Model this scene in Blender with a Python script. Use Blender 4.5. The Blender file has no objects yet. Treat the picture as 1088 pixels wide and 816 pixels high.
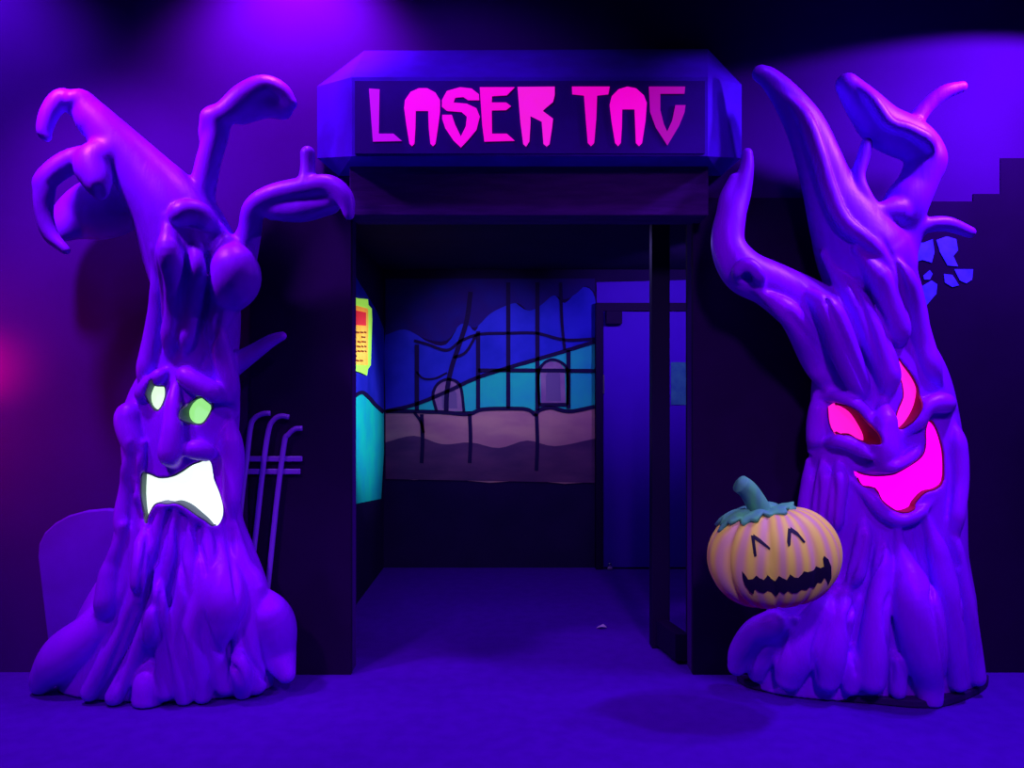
import bpy, bmesh, math, random
import numpy as np
from mathutils import Vector, Matrix
from mathutils.bvhtree import BVHTree

random.seed(4)
S = bpy.context.scene
COL = S.collection
F = 854.0            # focal length in pixels of the 1088 px wide frame
HC = 1.33            # camera height
CX, CY = 544.0, 420.0


def W(px, py, Y):
    """the point of the place that stands at distance Y behind picture point px, py"""
    return Vector(((px - CX) / F * Y, Y, HC - (py - CY) / F * Y))


def FL(px, py):
    Y = F * HC / (py - CY)
    return Vector(((px - CX) / F * Y, Y, 0))


# ------------------------------------------------------------------ objects
def link(name, me, mat=None, parent=None):
    o = bpy.data.objects.new(name, me)
    COL.objects.link(o)
    if mat is not None and len(me.materials) == 0:
        me.materials.append(mat)
    if parent is not None:
        o.parent = parent
        o.matrix_parent_inverse = Matrix.Translation(-parent.location)
    return o


def empty(name, loc, label, cat, group=None):
    o = bpy.data.objects.new(name, None)
    COL.objects.link(o)
    o.location = loc
    o.empty_display_size = 0.1
    return tag(o, label, cat, group)


def tag(o, label=None, cat=None, group=None, kind=None):
    if label: o['label'] = label
    if cat: o['category'] = cat
    if group: o['group'] = group
    if kind: o['kind'] = kind
    return o


def bm_obj(name, bm, mat=None, parent=None, smooth=False, bevel=0):
    bmesh.ops.recalc_face_normals(bm, faces=bm.faces)
    me = bpy.data.meshes.new(name)
    bm.to_mesh(me)
    bm.free()
    if smooth:
        me.polygons.foreach_set('use_smooth', [True] * len(me.polygons))
    o = link(name, me, mat, parent)
    if bevel:
        m = o.modifiers.new('bevel', 'BEVEL')
        m.width = bevel
        m.segments = 2
        m.limit_method = 'ANGLE'
    return o


def box(bm, x0, x1, y0, y1, z0, z1):
    vs = [bm.verts.new((x, y, z)) for x in (x0, x1) for y in (y0, y1) for z in (z0, z1)]
    for f in ((0, 1, 3, 2), (4, 6, 7, 5), (0, 4, 5, 1), (2, 3, 7, 6), (0, 2, 6, 4), (1, 5, 7, 3)):
        bm.faces.new([vs[i] for i in f])


def box_obj(name, b, mat, parent=None, bevel=0):
    bm = bmesh.new()
    box(bm, *b)
    return bm_obj(name, bm, mat, parent, bevel=bevel)


def prism(bm, front, off):
    """polygon (3D points) pushed along off into a solid"""
    a = [bm.verts.new(p) for p in front]
    b = [bm.verts.new(Vector(p) + Vector(off)) for p in front]
    n = len(a)
    bm.faces.new(a)
    bm.faces.new(b[::-1])
    for i in range(n):
        j = (i + 1) % n
        bm.faces.new((a[i], b[i], b[j], a[j]))


def flat(name, polys, Y, mat, parent=None, th=0.004):
    """flat shapes lying on a surface at Y, th thick"""
    bm = bmesh.new()
    for poly in polys:
        prism(bm, [W(x, y, Y) for x, y in poly], (0, th, 0))
    return bm_obj(name, bm, mat, parent)


def catmull(pts, n):
    P = [np.array(p, float) for p in pts]
    P = [2 * P[0] - P[1]] + P + [2 * P[-1] - P[-2]]
    out = []
    for i in range(1, len(P) - 2):
        p0, p1, p2, p3 = P[i - 1:i + 3]
        for k in range(n):
            t = k / n
            out.append(0.5 * (2 * p1 + (p2 - p0) * t + (2 * p0 - 5 * p1 + 4 * p2 - p3) * t * t + (3 * p1 - p0 - 3 * p2 + p3) * t ** 3))
    out.append(P[-2])
    return out


def ribbon(pts, w, n=6):
    """px polyline of width w as a list of quads"""
    c = [p[:2] for p in (catmull(pts, n) if len(pts) > 2 else [np.array(p, float) for p in pts])]
    L, R = [], []
    for i, p in enumerate(c):
        d = c[min(i + 1, len(c) - 1)] - c[max(i - 1, 0)]
        d = d / (np.linalg.norm(d) + 1e-9)
        q = np.array((-d[1], d[0])) * w / 2
        L.append(p + q)
        R.append(p - q)
    return [tuple(x) for x in L + R[::-1]]


def tube(bm, pts, radii, seg=12):
    pts = [Vector(p) for p in pts]
    rings = []
    up = Vector((0.3, 1, 0.2)).normalized()
    for i, p in enumerate(pts):
        d = (pts[min(i + 1, len(pts) - 1)] - pts[max(i - 1, 0)]).normalized()
        a = d.cross(up).normalized()
        b = d.cross(a)
        rings.append([bm.verts.new(p + (a * math.cos(t) + b * math.sin(t)) * radii[i]) for t in [2 * math.pi * k / seg for k in range(seg)]])
    for r, s in zip(rings, rings[1:]):
        for k in range(seg):
            bm.faces.new((r[k], r[(k + 1) % seg], s[(k + 1) % seg], s[k]))
    bm.faces.new(rings[0][::-1])
    bm.faces.new(rings[-1])


# ------------------------------------------------------------------ materials
def mat(name, col, rough=0.6, spec=0.5, metal=0, emit=None, es=0, noise=None, bump=None, dark=None):
    m = bpy.data.materials.new(name)
    m.use_nodes = True
    nt = m.node_tree
    b = nt.nodes['Principled BSDF']
    b.inputs['Base Color'].default_value = (*col, 1)
    b.inputs['Roughness'].default_value = rough
    b.inputs['Specular IOR Level'].default_value = spec
    b.inputs['Metallic'].default_value = metal
    if emit:
        b.inputs['Emission Color'].default_value = (*emit, 1)
        b.inputs['Emission Strength'].default_value = es
    tc = nt.nodes.new('ShaderNodeTexCoord')
    if noise:      # (scale, second colour, stretch)
        mp = nt.nodes.new('ShaderNodeMapping')
        mp.inputs['Scale'].default_value = noise[2] if len(noise) > 2 else (1, 1, 1)
        nt.links.new(tc.outputs['Object'], mp.inputs['Vector'])
        n = nt.nodes.new('ShaderNodeTexNoise')
        n.inputs['Scale'].default_value = noise[0]
        n.inputs['Detail'].default_value = 4
        nt.links.new(mp.outputs['Vector'], n.inputs['Vector'])
        r = nt.nodes.new('ShaderNodeValToRGB')
        r.color_ramp.elements[0].position = 0.35
        r.color_ramp.elements[1].position = 0.65
        r.color_ramp.elements[0].color = (*col, 1)
        r.color_ramp.elements[1].color = (*noise[1], 1)
        nt.links.new(n.outputs['Fac'], r.inputs['Fac'])
        nt.links.new(r.outputs['Color'], b.inputs['Base Color'])
    if bump:       # (scale, strength, distance, stretch)
        mp = nt.nodes.new('ShaderNodeMapping')
        mp.inputs['Scale'].default_value = bump[3] if len(bump) > 3 else (1, 1, 1)
        nt.links.new(tc.outputs['Object'], mp.inputs['Vector'])
        n = nt.nodes.new('ShaderNodeTexNoise')
        n.inputs['Scale'].default_value = bump[0]
        n.inputs['Detail'].default_value = 3
        nt.links.new(mp.outputs['Vector'], n.inputs['Vector'])
        bp = nt.nodes.new('ShaderNodeBump')
        bp.inputs['Strength'].default_value = bump[1]
        bp.inputs['Distance'].default_value = bump[2]
        nt.links.new(n.outputs['Fac'], bp.inputs['Height'])
        nt.links.new(bp.outputs['Normal'], b.inputs['Normal'])
    return m


M = {}
M['floor'] = mat('violet_carpet', (0.075, 0.0, 0.36), 0.95, 0.02, noise=(14, (0.065, 0.0, 0.32)), bump=(420, 0.25, 0.002))
M['wall'] = mat('violet_wall_paint', (0.060, 0.0, 0.17), 0.85, 0.02, noise=(2.5, (0.055, 0.0, 0.155)), bump=(90, 0.12, 0.002))
M['ceiling'] = mat('dark_ceiling_paint', (0.02, 0.0, 0.06), 0.9, 0.1, noise=(6, (0.018, 0, 0.05)))
M['wall_dark'] = mat('dark_side_wall_paint', (0.03, 0.0, 0.09), 0.85, 0.1, noise=(4, (0.028, 0, 0.08)))
M['black'] = mat('black_violet_paint', (0.016, 0.0, 0.042), 0.8, 0.04, noise=(5, (0.018, 0.0, 0.048)), bump=(60, 0.15, 0.002))
M['corridor'] = mat('dark_corridor_paint', (0.012, 0.002, 0.05), 0.85, 0.1, noise=(4, (0.016, 0.002, 0.06)))
M['sign'] = mat('sign_board_blue', (0.085, 0.0, 0.58), 0.7, 0.05, noise=(7, (0.075, 0.0, 0.46)), bump=(35, 0.1, 0.003))
M['sign_face'] = mat('sign_face_indigo', (0.05, 0.0, 0.21), 0.8, 0.04, noise=(5, (0.055, 0.0, 0.27)), bump=(35, 0.1, 0.003))
M['beam'] = mat('rough_beam', (0.055, 0.002, 0.13), 0.9, 0.05, noise=(18, (0.08, 0.004, 0.17), (0.3, 1, 2)), bump=(40, 0.5, 0.006, (0.3, 1, 2)))
M['tree'] = mat('violet_tree_paint', (0.34, 0.0, 0.92), 0.42, 0.4, noise=(6, (0.25, 0.0, 0.80), (1, 1, 0.35)), bump=(24, 0.35, 0.008, (1, 1, 0.2)))
M['rim_green'] = mat('glow_lit_rim_grey', (0.19, 0.26, 0.21), 0.8, 0.1)  # cut edge of the trunk, the lamp's greenish glow put into its colour
M['rim_red'] = mat('glow_lit_rim_red', (0.30, 0.0, 0.05), 0.8, 0.1)  # same edge on the other tree, magenta glow put into the colour
M['plinth'] = mat('plinth_dark', (0.03, 0.0, 0.10), 0.6, 0.1)
M['hole'] = mat('knot_hole_black', (0.02, 0.0, 0.06), 0.8, 0.1)
M['glow_white'] = mat('mouth_lamp_white', (0.6, 0.7, 0.6), 0.6, 0.1, emit=(0.84, 1.0, 0.87), es=1.12)
M['glow_green'] = mat('eye_lamp_green', (0.3, 0.5, 0.3), 0.6, 0.1, emit=(0.33, 0.85, 0.24), es=1.0)
M['glow_pale'] = mat('eye_lamp_pale', (0.4, 0.5, 0.4), 0.6, 0.1, emit=(0.70, 1.0, 0.66), es=1.1)
M['glow_pink'] = mat('face_lamp_magenta', (0.5, 0.0, 0.4), 0.6, 0.1, emit=(1.0, 0.0, 0.76), es=1.25)
M['glow_pink2'] = mat('eye_lamp_pink', (0.5, 0.0, 0.3), 0.6, 0.1, emit=(1.0, 0.01, 0.50), es=1.15)
M['tomb'] = mat('tombstone_board', (0.15, 0.0, 0.60), 0.7, 0.1, noise=(5, (0.13, 0.0, 0.50)))
M['pipe'] = mat('pipe_paint', (0.26, 0.03, 0.68), 0.4, 0.4)
M['door'] = mat('violet_door_paint', (0.075, 0.0, 0.52), 0.6, 0.1, noise=(3, (0.07, 0.0, 0.48)))
M['frame'] = mat('dark_frame_paint', (0.012, 0.0, 0.04), 0.6, 0.06)
M['metal'] = mat('bright_steel', (0.6, 0.55, 0.7), 0.25, 0.5, metal=1)
M['sky'] = mat('mural_sky_blue', (0.015, 0.018, 0.40), 0.8, 0.05, noise=(4, (0.03, 0.025, 0.55)))
M['cloud'] = mat('mural_cloud_dark', (0.02, 0.004, 0.13), 0.85, 0.1, noise=(6, (0.015, 0.006, 0.17)))
M['hill'] = mat('mural_hill_teal', (0.02, 0.50, 0.40), 0.8, 0.05, noise=(5, (0.02, 0.38, 0.44)))
M['hill_cyan'] = mat('mural_hill_cyan', (0.01, 0.80, 0.52), 0.8, 0.05, noise=(4, (0.01, 0.60, 0.60)))
M['stone'] = mat('mural_stone_mauve', (0.48, 0.20, 0.24), 0.85, 0.05, noise=(4, (0.36, 0.12, 0.22), (0.6, 1, 2)))
M['stone_falloff'] = mat('mural_stone_falloff', (0.13, 0.035, 0.13), 0.85, 0.1, noise=(4, (0.07, 0.02, 0.10), (0.6, 1, 2)))
M['grave'] = mat('mural_grave_lilac', (0.33, 0.16, 0.32), 0.85, 0.1, noise=(5, (0.22, 0.08, 0.26)))
M['grave_dark'] = mat('mural_grave_inner', (0.16, 0.08, 0.24), 0.85, 0.1)
M['line'] = mat('mural_line_ink', (0.012, 0.003, 0.05), 0.85, 0.1)
M['neon_green'] = mat('notice_lime', (0.50, 1.0, 0.08), 0.8, 0.1, emit=(0.45, 1.0, 0.10), es=0.55)
M['neon_orange'] = mat('notice_orange', (1.0, 0.60, 0.06), 0.8, 0.1, emit=(1.0, 0.34, 0.03), es=0.55, noise=(9, (1.0, 0.75, 0.1)))
M['neon_red'] = mat('notice_red', (0.9, 0.05, 0.06), 0.8, 0.1, emit=(1.0, 0.03, 0.04), es=0.45)
M['notice_ink'] = mat('notice_ink', (0.5, 0.1, 0.02), 0.8, 0.1)
M['teal_sheet'] = mat('teal_sheet', (0.05, 0.25, 0.30), 0.8, 0.1, noise=(14, (0.03, 0.14, 0.28)))
M['mural_dark'] = mat('mural_silhouette', (0.014, 0.0, 0.036), 0.9, 0.02, noise=(3, (0.016, 0.0, 0.042)))
M['mural_blue'] = mat('mural_blue_patch', (0.10, 0.03, 0.95), 0.8, 0.1, noise=(20, (0.06, 0.02, 0.7)))
M['scrap'] = mat('paper_scrap', (0.5, 0.2, 0.6), 0.8, 0.1)
M['stem'] = mat('pumpkin_stem_teal', (0.12, 0.50, 0.20), 0.6, 0.2, noise=(22, (0.10, 0.32, 0.26), (1, 1, 0.3)), bump=(40, 0.4, 0.004, (1, 1, 0.2)))
M['ink'] = mat('pumpkin_face_ink', (0.012, 0.002, 0.03), 0.6, 0.2)

M['tree'].node_tree.nodes['Principled BSDF'].inputs['Specular Tint'].default_value = (0.7, 0.0, 1.0, 1)


def pumpkin_mat(nrib):
    m = mat('pumpkin_orange', (0.85, 0.6, 0.1), 0.55, 0.3)
    nt = m.node_tree
    b = nt.nodes['Principled BSDF']
    N = nt.nodes.new
    tc = N('ShaderNodeTexCoord')
    sp = N('ShaderNodeSeparateXYZ')
    nt.links.new(tc.outputs['Object'], sp.inputs[0])
    at = N('ShaderNodeMath'); at.operation = 'ARCTAN2'
    nt.links.new(sp.outputs['Y'], at.inputs[0]); nt.links.new(sp.outputs['X'], at.inputs[1])
    nz = N('ShaderNodeTexNoise'); nz.inputs['Scale'].default_value = 7
    mp = N('ShaderNodeMapping'); mp.inputs['Scale'].default_value = (1, 1, 0.25)
    nt.links.new(tc.outputs['Object'], mp.inputs['Vector']); nt.links.new(mp.outputs['Vector'], nz.inputs['Vector'])
    ad = N('ShaderNodeMath'); ad.operation = 'MULTIPLY_ADD'; ad.inputs[1].default_value = nrib * 2
    nt.links.new(at.outputs[0], ad.inputs[0])
    n2 = N('ShaderNodeMath'); n2.operation = 'MULTIPLY'; n2.inputs[1].default_value = 7.0
    nt.links.new(nz.outputs['Fac'], n2.inputs[0]); nt.links.new(n2.outputs[0], ad.inputs[2])
    co = N('ShaderNodeMath'); co.operation = 'COSINE'
    nt.links.new(ad.outputs[0], co.inputs[0])
    mr = N('ShaderNodeMapRange'); mr.inputs[1].default_value = -1; mr.inputs[2].default_value = 1
    nt.links.new(co.outputs[0], mr.inputs[0])
    r = N('ShaderNodeValToRGB')
    e = r.color_ramp.elements
    e[0].position = 0.05; e[0].color = (0.78, 0.36, 0.27, 1)
    e[1].position = 0.95; e[1].color = (1.0, 0.68, 0.10, 1)
    k = e.new(0.5); k.color = (0.92, 0.50, 0.15, 1)
    nt.links.new(mr.outputs[0], r.inputs['Fac'])
    nt.links.new(r.outputs['Color'], b.inputs['Base Color'])
    return m


# ------------------------------------------------------------------ sculpted trees: distance field + surface nets
class Field:
    def __init__(s, lo, hi, h):
        s.h = h
        s.lo = np.array(lo, np.float32)
        n = np.ceil((np.array(hi) - np.array(lo)) / h).astype(int) + 1
        s.n = n
        s.ax = [s.lo[i] + h * np.arange(n[i], dtype=np.float32) for i in range(3)]
        s.v = np.full(n, 1.0, np.float32)

    def sub(s, lo, hi):
        a = np.clip(np.floor((np.array(lo) - s.lo) / s.h).astype(int), 0, s.n - 1)
        b = np.clip(np.ceil((np.array(hi) - s.lo) / s.h).astype(int) + 1, 1, s.n)
        sl = tuple(slice(a[i], b[i]) for i in range(3))
        g = [s.ax[i][sl[i]] for i in range(3)]
        return sl, g[0][:, None, None], g[1][None, :, None], g[2][None, None, :]

    def add(s, q, k, fy=1.0, cut=False):
        """one run of tapered capsules, joined hard inside and blended softly (k) into the body"""
        q = [np.array(p, float) for p in q]
        for p in q: p[3] = max(p[3], .004)
        A = np.array(q)
        R = A[:, 3].max() + k + 4 * s.h
        sl, x, y, z = s.sub(A[:, :3].min(0) - R, A[:, :3].max(0) + R)
        v = s.v[sl]
        if min(v.shape) == 0: return
        d = np.full(v.shape, 1.0, np.float32)
        o = [c.start for c in sl]
        for a, b in zip(q, q[1:]):
            r = max(a[3], b[3]) + k + 4 * s.h
            s2, x, y, z = s.sub(np.minimum(a[:3], b[:3]) - r, np.maximum(a[:3], b[:3]) + r)
            loc = tuple(slice(s2[i].start - o[i], s2[i].stop - o[i]) for i in range(3))
            ab = np.array([b[0] - a[0], (b[1] - a[1]) / fy, b[2] - a[2]], np.float32)
            px, py, pz = x - a[0], (y - a[1]) / fy, z - a[2]
            t = np.clip((px * ab[0] + py * ab[1] + pz * ab[2]) / (float(ab @ ab) + 1e-9), 0, 1)
            e = np.sqrt((px - t * ab[0]) ** 2 + (py - t * ab[1]) ** 2 + (pz - t * ab[2]) ** 2) - (a[3] + (b[3] - a[3]) * t)
            d[loc] = np.minimum(d[loc], e)
        if cut:
            d = -d
            hh = np.maximum(k - np.abs(v - d), 0) / k
            s.v[sl] = np.maximum(v, d) + hh * hh * k / 4
        else:
            hh = np.maximum(k - np.abs(v - d), 0) / k
            s.v[sl] = np.minimum(v, d) - hh * hh * k / 4

    def hit(s, px, py, y0, y1):
        Y = np.arange(y0, y1, 0.003)
        P = np.stack([(px - CX) / F * Y, Y, HC - (py - CY) / F * Y], 1)
        i = np.round((P - s.lo) / s.h).astype(int)
        ok = ((i >= 0) & (i < s.n)).all(1)
        i = np.clip(i, 0, s.n - 1)
        v = np.where(ok, s.v[i[:, 0], i[:, 1], i[:, 2]], 1.0)
        w = np.nonzero(v < 0)[0]
        return float(Y[w[0]]) if len(w) else None

    def mesh(s):
        v = s.v
        neg = v < 0
        c = [(i, j, k) for i in (0, 1) for j in (0, 1) for k in (0, 1)]
        nx, ny, nz = s.n - 1
        cnt = np.zeros((nx, ny, nz), np.int8)
        for i, j, k in c:
            cnt += neg[i:nx + i, j:ny + j, k:nz + k]
        act = (cnt > 0) & (cnt < 8)
        idx = np.argwhere(act)
        num = np.full(act.shape, -1, np.int64)
        num[act] = np.arange(len(idx))
        corner = np.stack([v[idx[:, 0] + i, idx[:, 1] + j, idx[:, 2] + k] for i, j, k in c], 1)
        cc = np.array(c, float)
        acc = np.zeros((len(idx), 3)); w = np.zeros(len(idx))
        for a in range(8):
            for b in range(a + 1, 8):
                if abs(cc[a] - cc[b]).sum() != 1: continue
                va, vb = corner[:, a], corner[:, b]
                m = (va < 0) != (vb < 0)
                t = np.where(m, va / np.where(m, va - vb, 1), 0)
                acc += np.where(m[:, None], cc[a] + t[:, None] * (cc[b] - cc[a]), 0)
                w += m
        verts = (idx + acc / w[:, None]) * s.h + s.lo
        faces = []
        for axis in range(3):
            u, q = (axis + 1) % 3, (axis + 2) % 3
            A = [slice(1, -1)] * 3; B = [slice(1, -1)] * 3
            A[axis] = slice(0, -1); B[axis] = slice(1, None)
            na, nb = neg[tuple(A)], neg[tuple(B)]
            e = np.argwhere(na != nb)
            off = np.array([1, 1, 1]); off[axis] = 0
            e = e + off
            fl = neg[e[:, 0], e[:, 1], e[:, 2]]
            quad = []
            for du, dq in ((0, 0), (-1, 0), (-1, -1), (0, -1)):
                p = e.copy(); p[:, u] += du; p[:, q] += dq
                p = np.clip(p, 0, np.array(act.shape) - 1)
                quad.append(num[p[:, 0], p[:, 1], p[:, 2]])
            quad = np.stack(quad, 1)
            quad[~fl] = quad[~fl][:, ::-1]
            faces.append(quad[(quad >= 0).all(1)])
        return verts, np.concatenate(faces)


def poly_sd(px, pz, poly):
    """signed distance to a 2D polygon (negative inside)"""
    P = np.array(poly, np.float32)
    n = len(P)
    d = np.full(np.broadcast(px, pz).shape, 1e9, np.float32)
    inside = np.zeros(d.shape, bool)
    for i in range(n):
        a, b = P[i], P[(i + 1) % n]
        e = b - a
        wx, wz = px - a[0], pz - a[1]
        t = np.clip((wx * e[0] + wz * e[1]) / (float(e @ e) + 1e-9), 0, 1)
        d = np.minimum(d, (wx - t * e[0]) ** 2 + (wz - t * e[1]) ** 2)
        c = (a[1] <= pz) != (b[1] <= pz)
        xi = a[0] + (pz - a[1]) / (e[1] if abs(e[1]) > 1e-9 else 1e-9) * e[0]
        inside ^= c & (px < xi)
    d = np.sqrt(d)
    return np.where(inside, -d, d)


class Tree:
    def __init__(s, lo, hi, Y0, back, h=0.0075):
        s.f = Field(lo, hi, h)
        s.Y0, s.back = Y0, back
        s.carved = []

    def chain(s, pts, d=0.0, k=0.024, fy=1.0, n=9, cut=False):
        """pts: (px, py, r px[, d]) with d metres in front of the axis plane"""
        q = []
        for p in pts:
            dd = p[3] if len(p) > 3 else d
            Y = s.Y0 - dd
            q.append((*W(p[0], p[1], Y), p[2] * Y / F))
        q = catmull(q, n) if len(q) > 1 else [np.array(q[0]), np.array(q[0]) + 1e-4]
        s.f.add(q, k, fy, cut)

    def strand(s, pts, sink=0.35, k=0.011, n=8, foot=None):
        """a ridge that runs over the body built so far; sink 0 = on it, 1 = in it; its ends melt into the body"""
        q = []
        for p in pts:
            Y = s.f.hit(p[0], p[1], s.f.lo[1], s.back)
            q.append([p, Y])
        ys = [y for _, y in q if y is not None]
        mean = sum(ys) / len(ys) if ys else s.Y0
        r3 = []
        for (p, Y) in q:
            Y = mean if Y is None else Y
            r = p[2] * Y / F
            r3.append((*W(p[0], p[1], Y + r * (2 * (sink - .14) - 1) + (p[3] if len(p) > 3 else 0)), r))
        q = [np.array(p) for p in catmull(r3, n)]
        if foot is None: foot = pts[-1][1] > 712
        m = len(q) - 1
        for i, p in enumerate(q):
            t = i / m
            e = min(1, t / .28) if foot else min(1, t / .28, (1 - t) / .28)
            e = e * e * (3 - 2 * e)
            p[1] += (1 - e) * p[3] * 1.1
            p[3] *= .5 + .5 * e
        s.f.add(q, k)

    def groove(s, pts, r=3.2, k=0.007):
        """a narrow crease cut along the skin, tapering at its ends"""
        q = []
        P = catmull(pts, 6)
        m = len(P) - 1
        for i, p in enumerate(P):
            Y = s.f.hit(p[0], p[1], s.f.lo[1], s.back)
            if Y is None: continue
            t = min(1, i / m / .25, (1 - i / m) / .25 + .15)
            q.append([p[0], p[1], Y, (r * (.35 + .65 * t)) * Y / F])
        if len(q) < 3: return
        ys = np.array([a[2] for a in q])
        ys = np.convolve(np.pad(ys, 2, mode='edge'), np.ones(5) / 5, 'valid')
        s.f.add([(*W(a[0], a[1], y - a[3] * .1), a[3]) for a, y in zip(q, ys)], k, cut=True)

    def smooth(s, n=2):
        for _ in range(n):
            v = s.f.v
            for a in range(3):
                A = [slice(None)] * 3; B = [slice(None)] * 3; C_ = [slice(None)] * 3
                A[a], B[a], C_[a] = slice(0, -2), slice(1, -1), slice(2, None)
                w = v.copy()
                w[tuple(B)] = (v[tuple(A)] + 2 * v[tuple(B)] + v[tuple(C_)]) / 4
                v = w
            s.f.v = v

    def opening(s, poly, depth=0.05):
        poly = [tuple(p) for p in catmull(list(poly) + [poly[0]], 3)[:-1]]
        ys = [s.f.hit(x, y, s.f.lo[1], s.back) or s.Y0 for x, y in poly]
        c = np.mean(np.array(poly), 0)
        Ym = s.f.hit(c[0], c[1], s.f.lo[1], s.back) or float(np.mean(ys))
        Ym = (Ym + float(np.mean(ys))) / 2
        w = [W(x, y, Ym) for x, y in poly]
        p2 = [(v.x, v.z) for v in w]
        xs = [v.x for v in w]; zs = [v.z for v in w]
        f = s.f
        # depth of the skin along the outline
        front = []
        for (x, z) in p2:
            i = int(round((x - f.lo[0]) / f.h)); k = int(round((z - f.lo[2]) / f.h))
            col = np.nonzero(f.v[i, :, k] < 0)[0]
            front.append(float(f.ax[1][col[0]]) if len(col) else Ym)
        front = np.array(front)
        front = (np.roll(front, 1) + 2 * front + np.roll(front, -1)) / 4
        sl, x, y, z = f.sub((min(xs) - .03, f.lo[1], min(zs) - .03), (max(xs) + .03, Ym + depth + .03, max(zs) + .03))
        sd = poly_sd(x[:, :, 0], z[:, 0, :], p2)[:, None, :]
        d = np.maximum(sd, y - (Ym + depth))
        f.v[sl] = np.maximum(f.v[sl], -d)
        return p2, Ym + depth, front

    def build(s, name, mats, parent):
        f = s.f
        x, y, z = f.ax[0][:, None, None], f.ax[1][None, :, None], f.ax[2][None, None, :]
        # clip on the floor and at the flat back
        f.v = np.maximum(f.v, np.maximum(0.004 - z, y - s.back))
        for a in range(3):
            for e in (0, -1):
                sl = [slice(None)] * 3; sl[a] = e
                f.v[tuple(sl)] = np.maximum(f.v[tuple(sl)], 0.01)
        v, q = f.mesh()
        me = bpy.data.meshes.new(name)
        me.from_pydata(v.tolist(), [], q.tolist())
        for m in mats: me.materials.append(m)
        me.polygons.foreach_set('use_smooth', [True] * len(q))
        me.update()
        o = link(name, me, None, parent)
        return o


def rim(name, op, mt, parent):
    """the cut edge of an opening: a thin wall from the skin back to the lamp"""
    p2, Y, front = op
    n = len(p2)
    P = np.array(p2)
    tang = np.roll(P, -1, 0) - np.roll(P, 1, 0)
    nor = np.stack([-tang[:, 1], tang[:, 0]], 1)
    nor /= np.linalg.norm(nor, axis=1)[:, None] + 1e-9
    area = np.sum(P[:, 0] * np.roll(P[:, 1], -1) - np.roll(P[:, 0], -1) * P[:, 1])
    if area < 0: nor = -nor          # now points inward
    bm = bmesh.new()
    R = []
    for off, back in ((.006, 0), (.006, 1), (-.004, 1), (-.004, 0)):
        R.append([bm.verts.new((P[i, 0] + nor[i, 0] * off, (Y if back else min(front[i] + .004, Y - .004)), P[i, 1] + nor[i, 1] * off)) for i in range(n)])
    for a in range(4):
        for i in range(n):
            j = (i + 1) % n
            bm.faces.new((R[a][i], R[a][j], R[(a + 1) % 4][j], R[(a + 1) % 4][i]))
    return bm_obj(name, bm, mt, parent)


def glow(name, op, mt, parent, grow=0.004):
    p2, Y, _ = op
    c = np.mean(np.array(p2), 0)
    bm = bmesh.new()
    pts = []
    for x, z in p2:
        d = np.array((x, z)) - c
        d = d / (np.linalg.norm(d) + 1e-9) * grow
        pts.append((x + d[0], Y - 0.014, z + d[1]))
    prism(bm, pts, (0, 0.012, 0))
    bmesh.ops.triangulate(bm, faces=[f for f in bm.faces if len(f.verts) > 4])
    return bm_obj(name, bm, mt, parent)


# =================================================================== SETTING
YW = 3.86          # facade plane
XL, XR = -3.3, 3.3
ZC = 3.55
YB = 6.2           # back wall of the passage
XCL = -0.99        # passage left wall
ZCC = 2.30

tag(box_obj('floor', (XL - .1, XR + .1, -2.6, YB + .1, -0.08, 0), M['floor']), kind='structure')
tag(box_obj('ceiling', (XL - .1, XR + .1, -2.6, YW + .1, ZC, ZC + .08), M['ceiling']), kind='structure')
tag(box_obj('wall_left', (XL - .1, XL, -2.6, YW + .1, 0, ZC), M['wall_dark']), kind='structure')
tag(box_obj('wall_right', (XR, XR + .1, -2.6, YW + .1, 0, ZC), M['wall_dark']), kind='structure')
tag(box_obj('wall_rear', (XL, XR, -2.6, -2.5, 0, ZC), M['wall_dark']), kind='structure')
# facade with the doorway cut out
xa = W(374, 0, YW).x; xb = W(735, 0, YW).x; zt = 2.18
bm = bmesh.new()
box(bm, XL, xa, YW, YW + .1, 0, ZC)
box(bm, xb, XR, YW, YW + .1, 0, ZC)
box(bm, xa, xb, YW, YW + .1, zt, ZC)
tag(bm_obj('wall_front', bm, M['wall']), kind='structure')
# black painted door surround, a little proud of the wall
bm = bmesh.new()
box(bm, W(268, 0, YW).x, xa + .002, YW - .035, YW, 0, 2.27)
tag(bm_obj('trim_1', bm, M['black']), kind='structure')
bm = bmesh.new()
box(bm, xb - .002, W(868, 0, YW).x, YW - .035, YW, 0, 2.27)
tag(bm_obj('trim_2', bm, M['black']), kind='structure')
# passage
tag(box_obj('wall_passage_left', (XCL - .1, XCL, YW + .1, YB, 0, ZCC), M['corridor']), kind='structure')
tag(box_obj('wall_passage_right', (1.75, 1.85, YW + .1, YB, 0, ZCC), M['corridor']), kind='structure')
tag(box_obj('wall_passage_back', (XCL - .1, 1.85, YB, YB + .1, 0, ZCC), M['corridor']), kind='structure')
tag(box_obj('ceiling_passage', (XCL - .1, 1.85, YW + .1, YB + .1, ZCC, ZCC + .06), M['corridor']), kind='structure')

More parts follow.
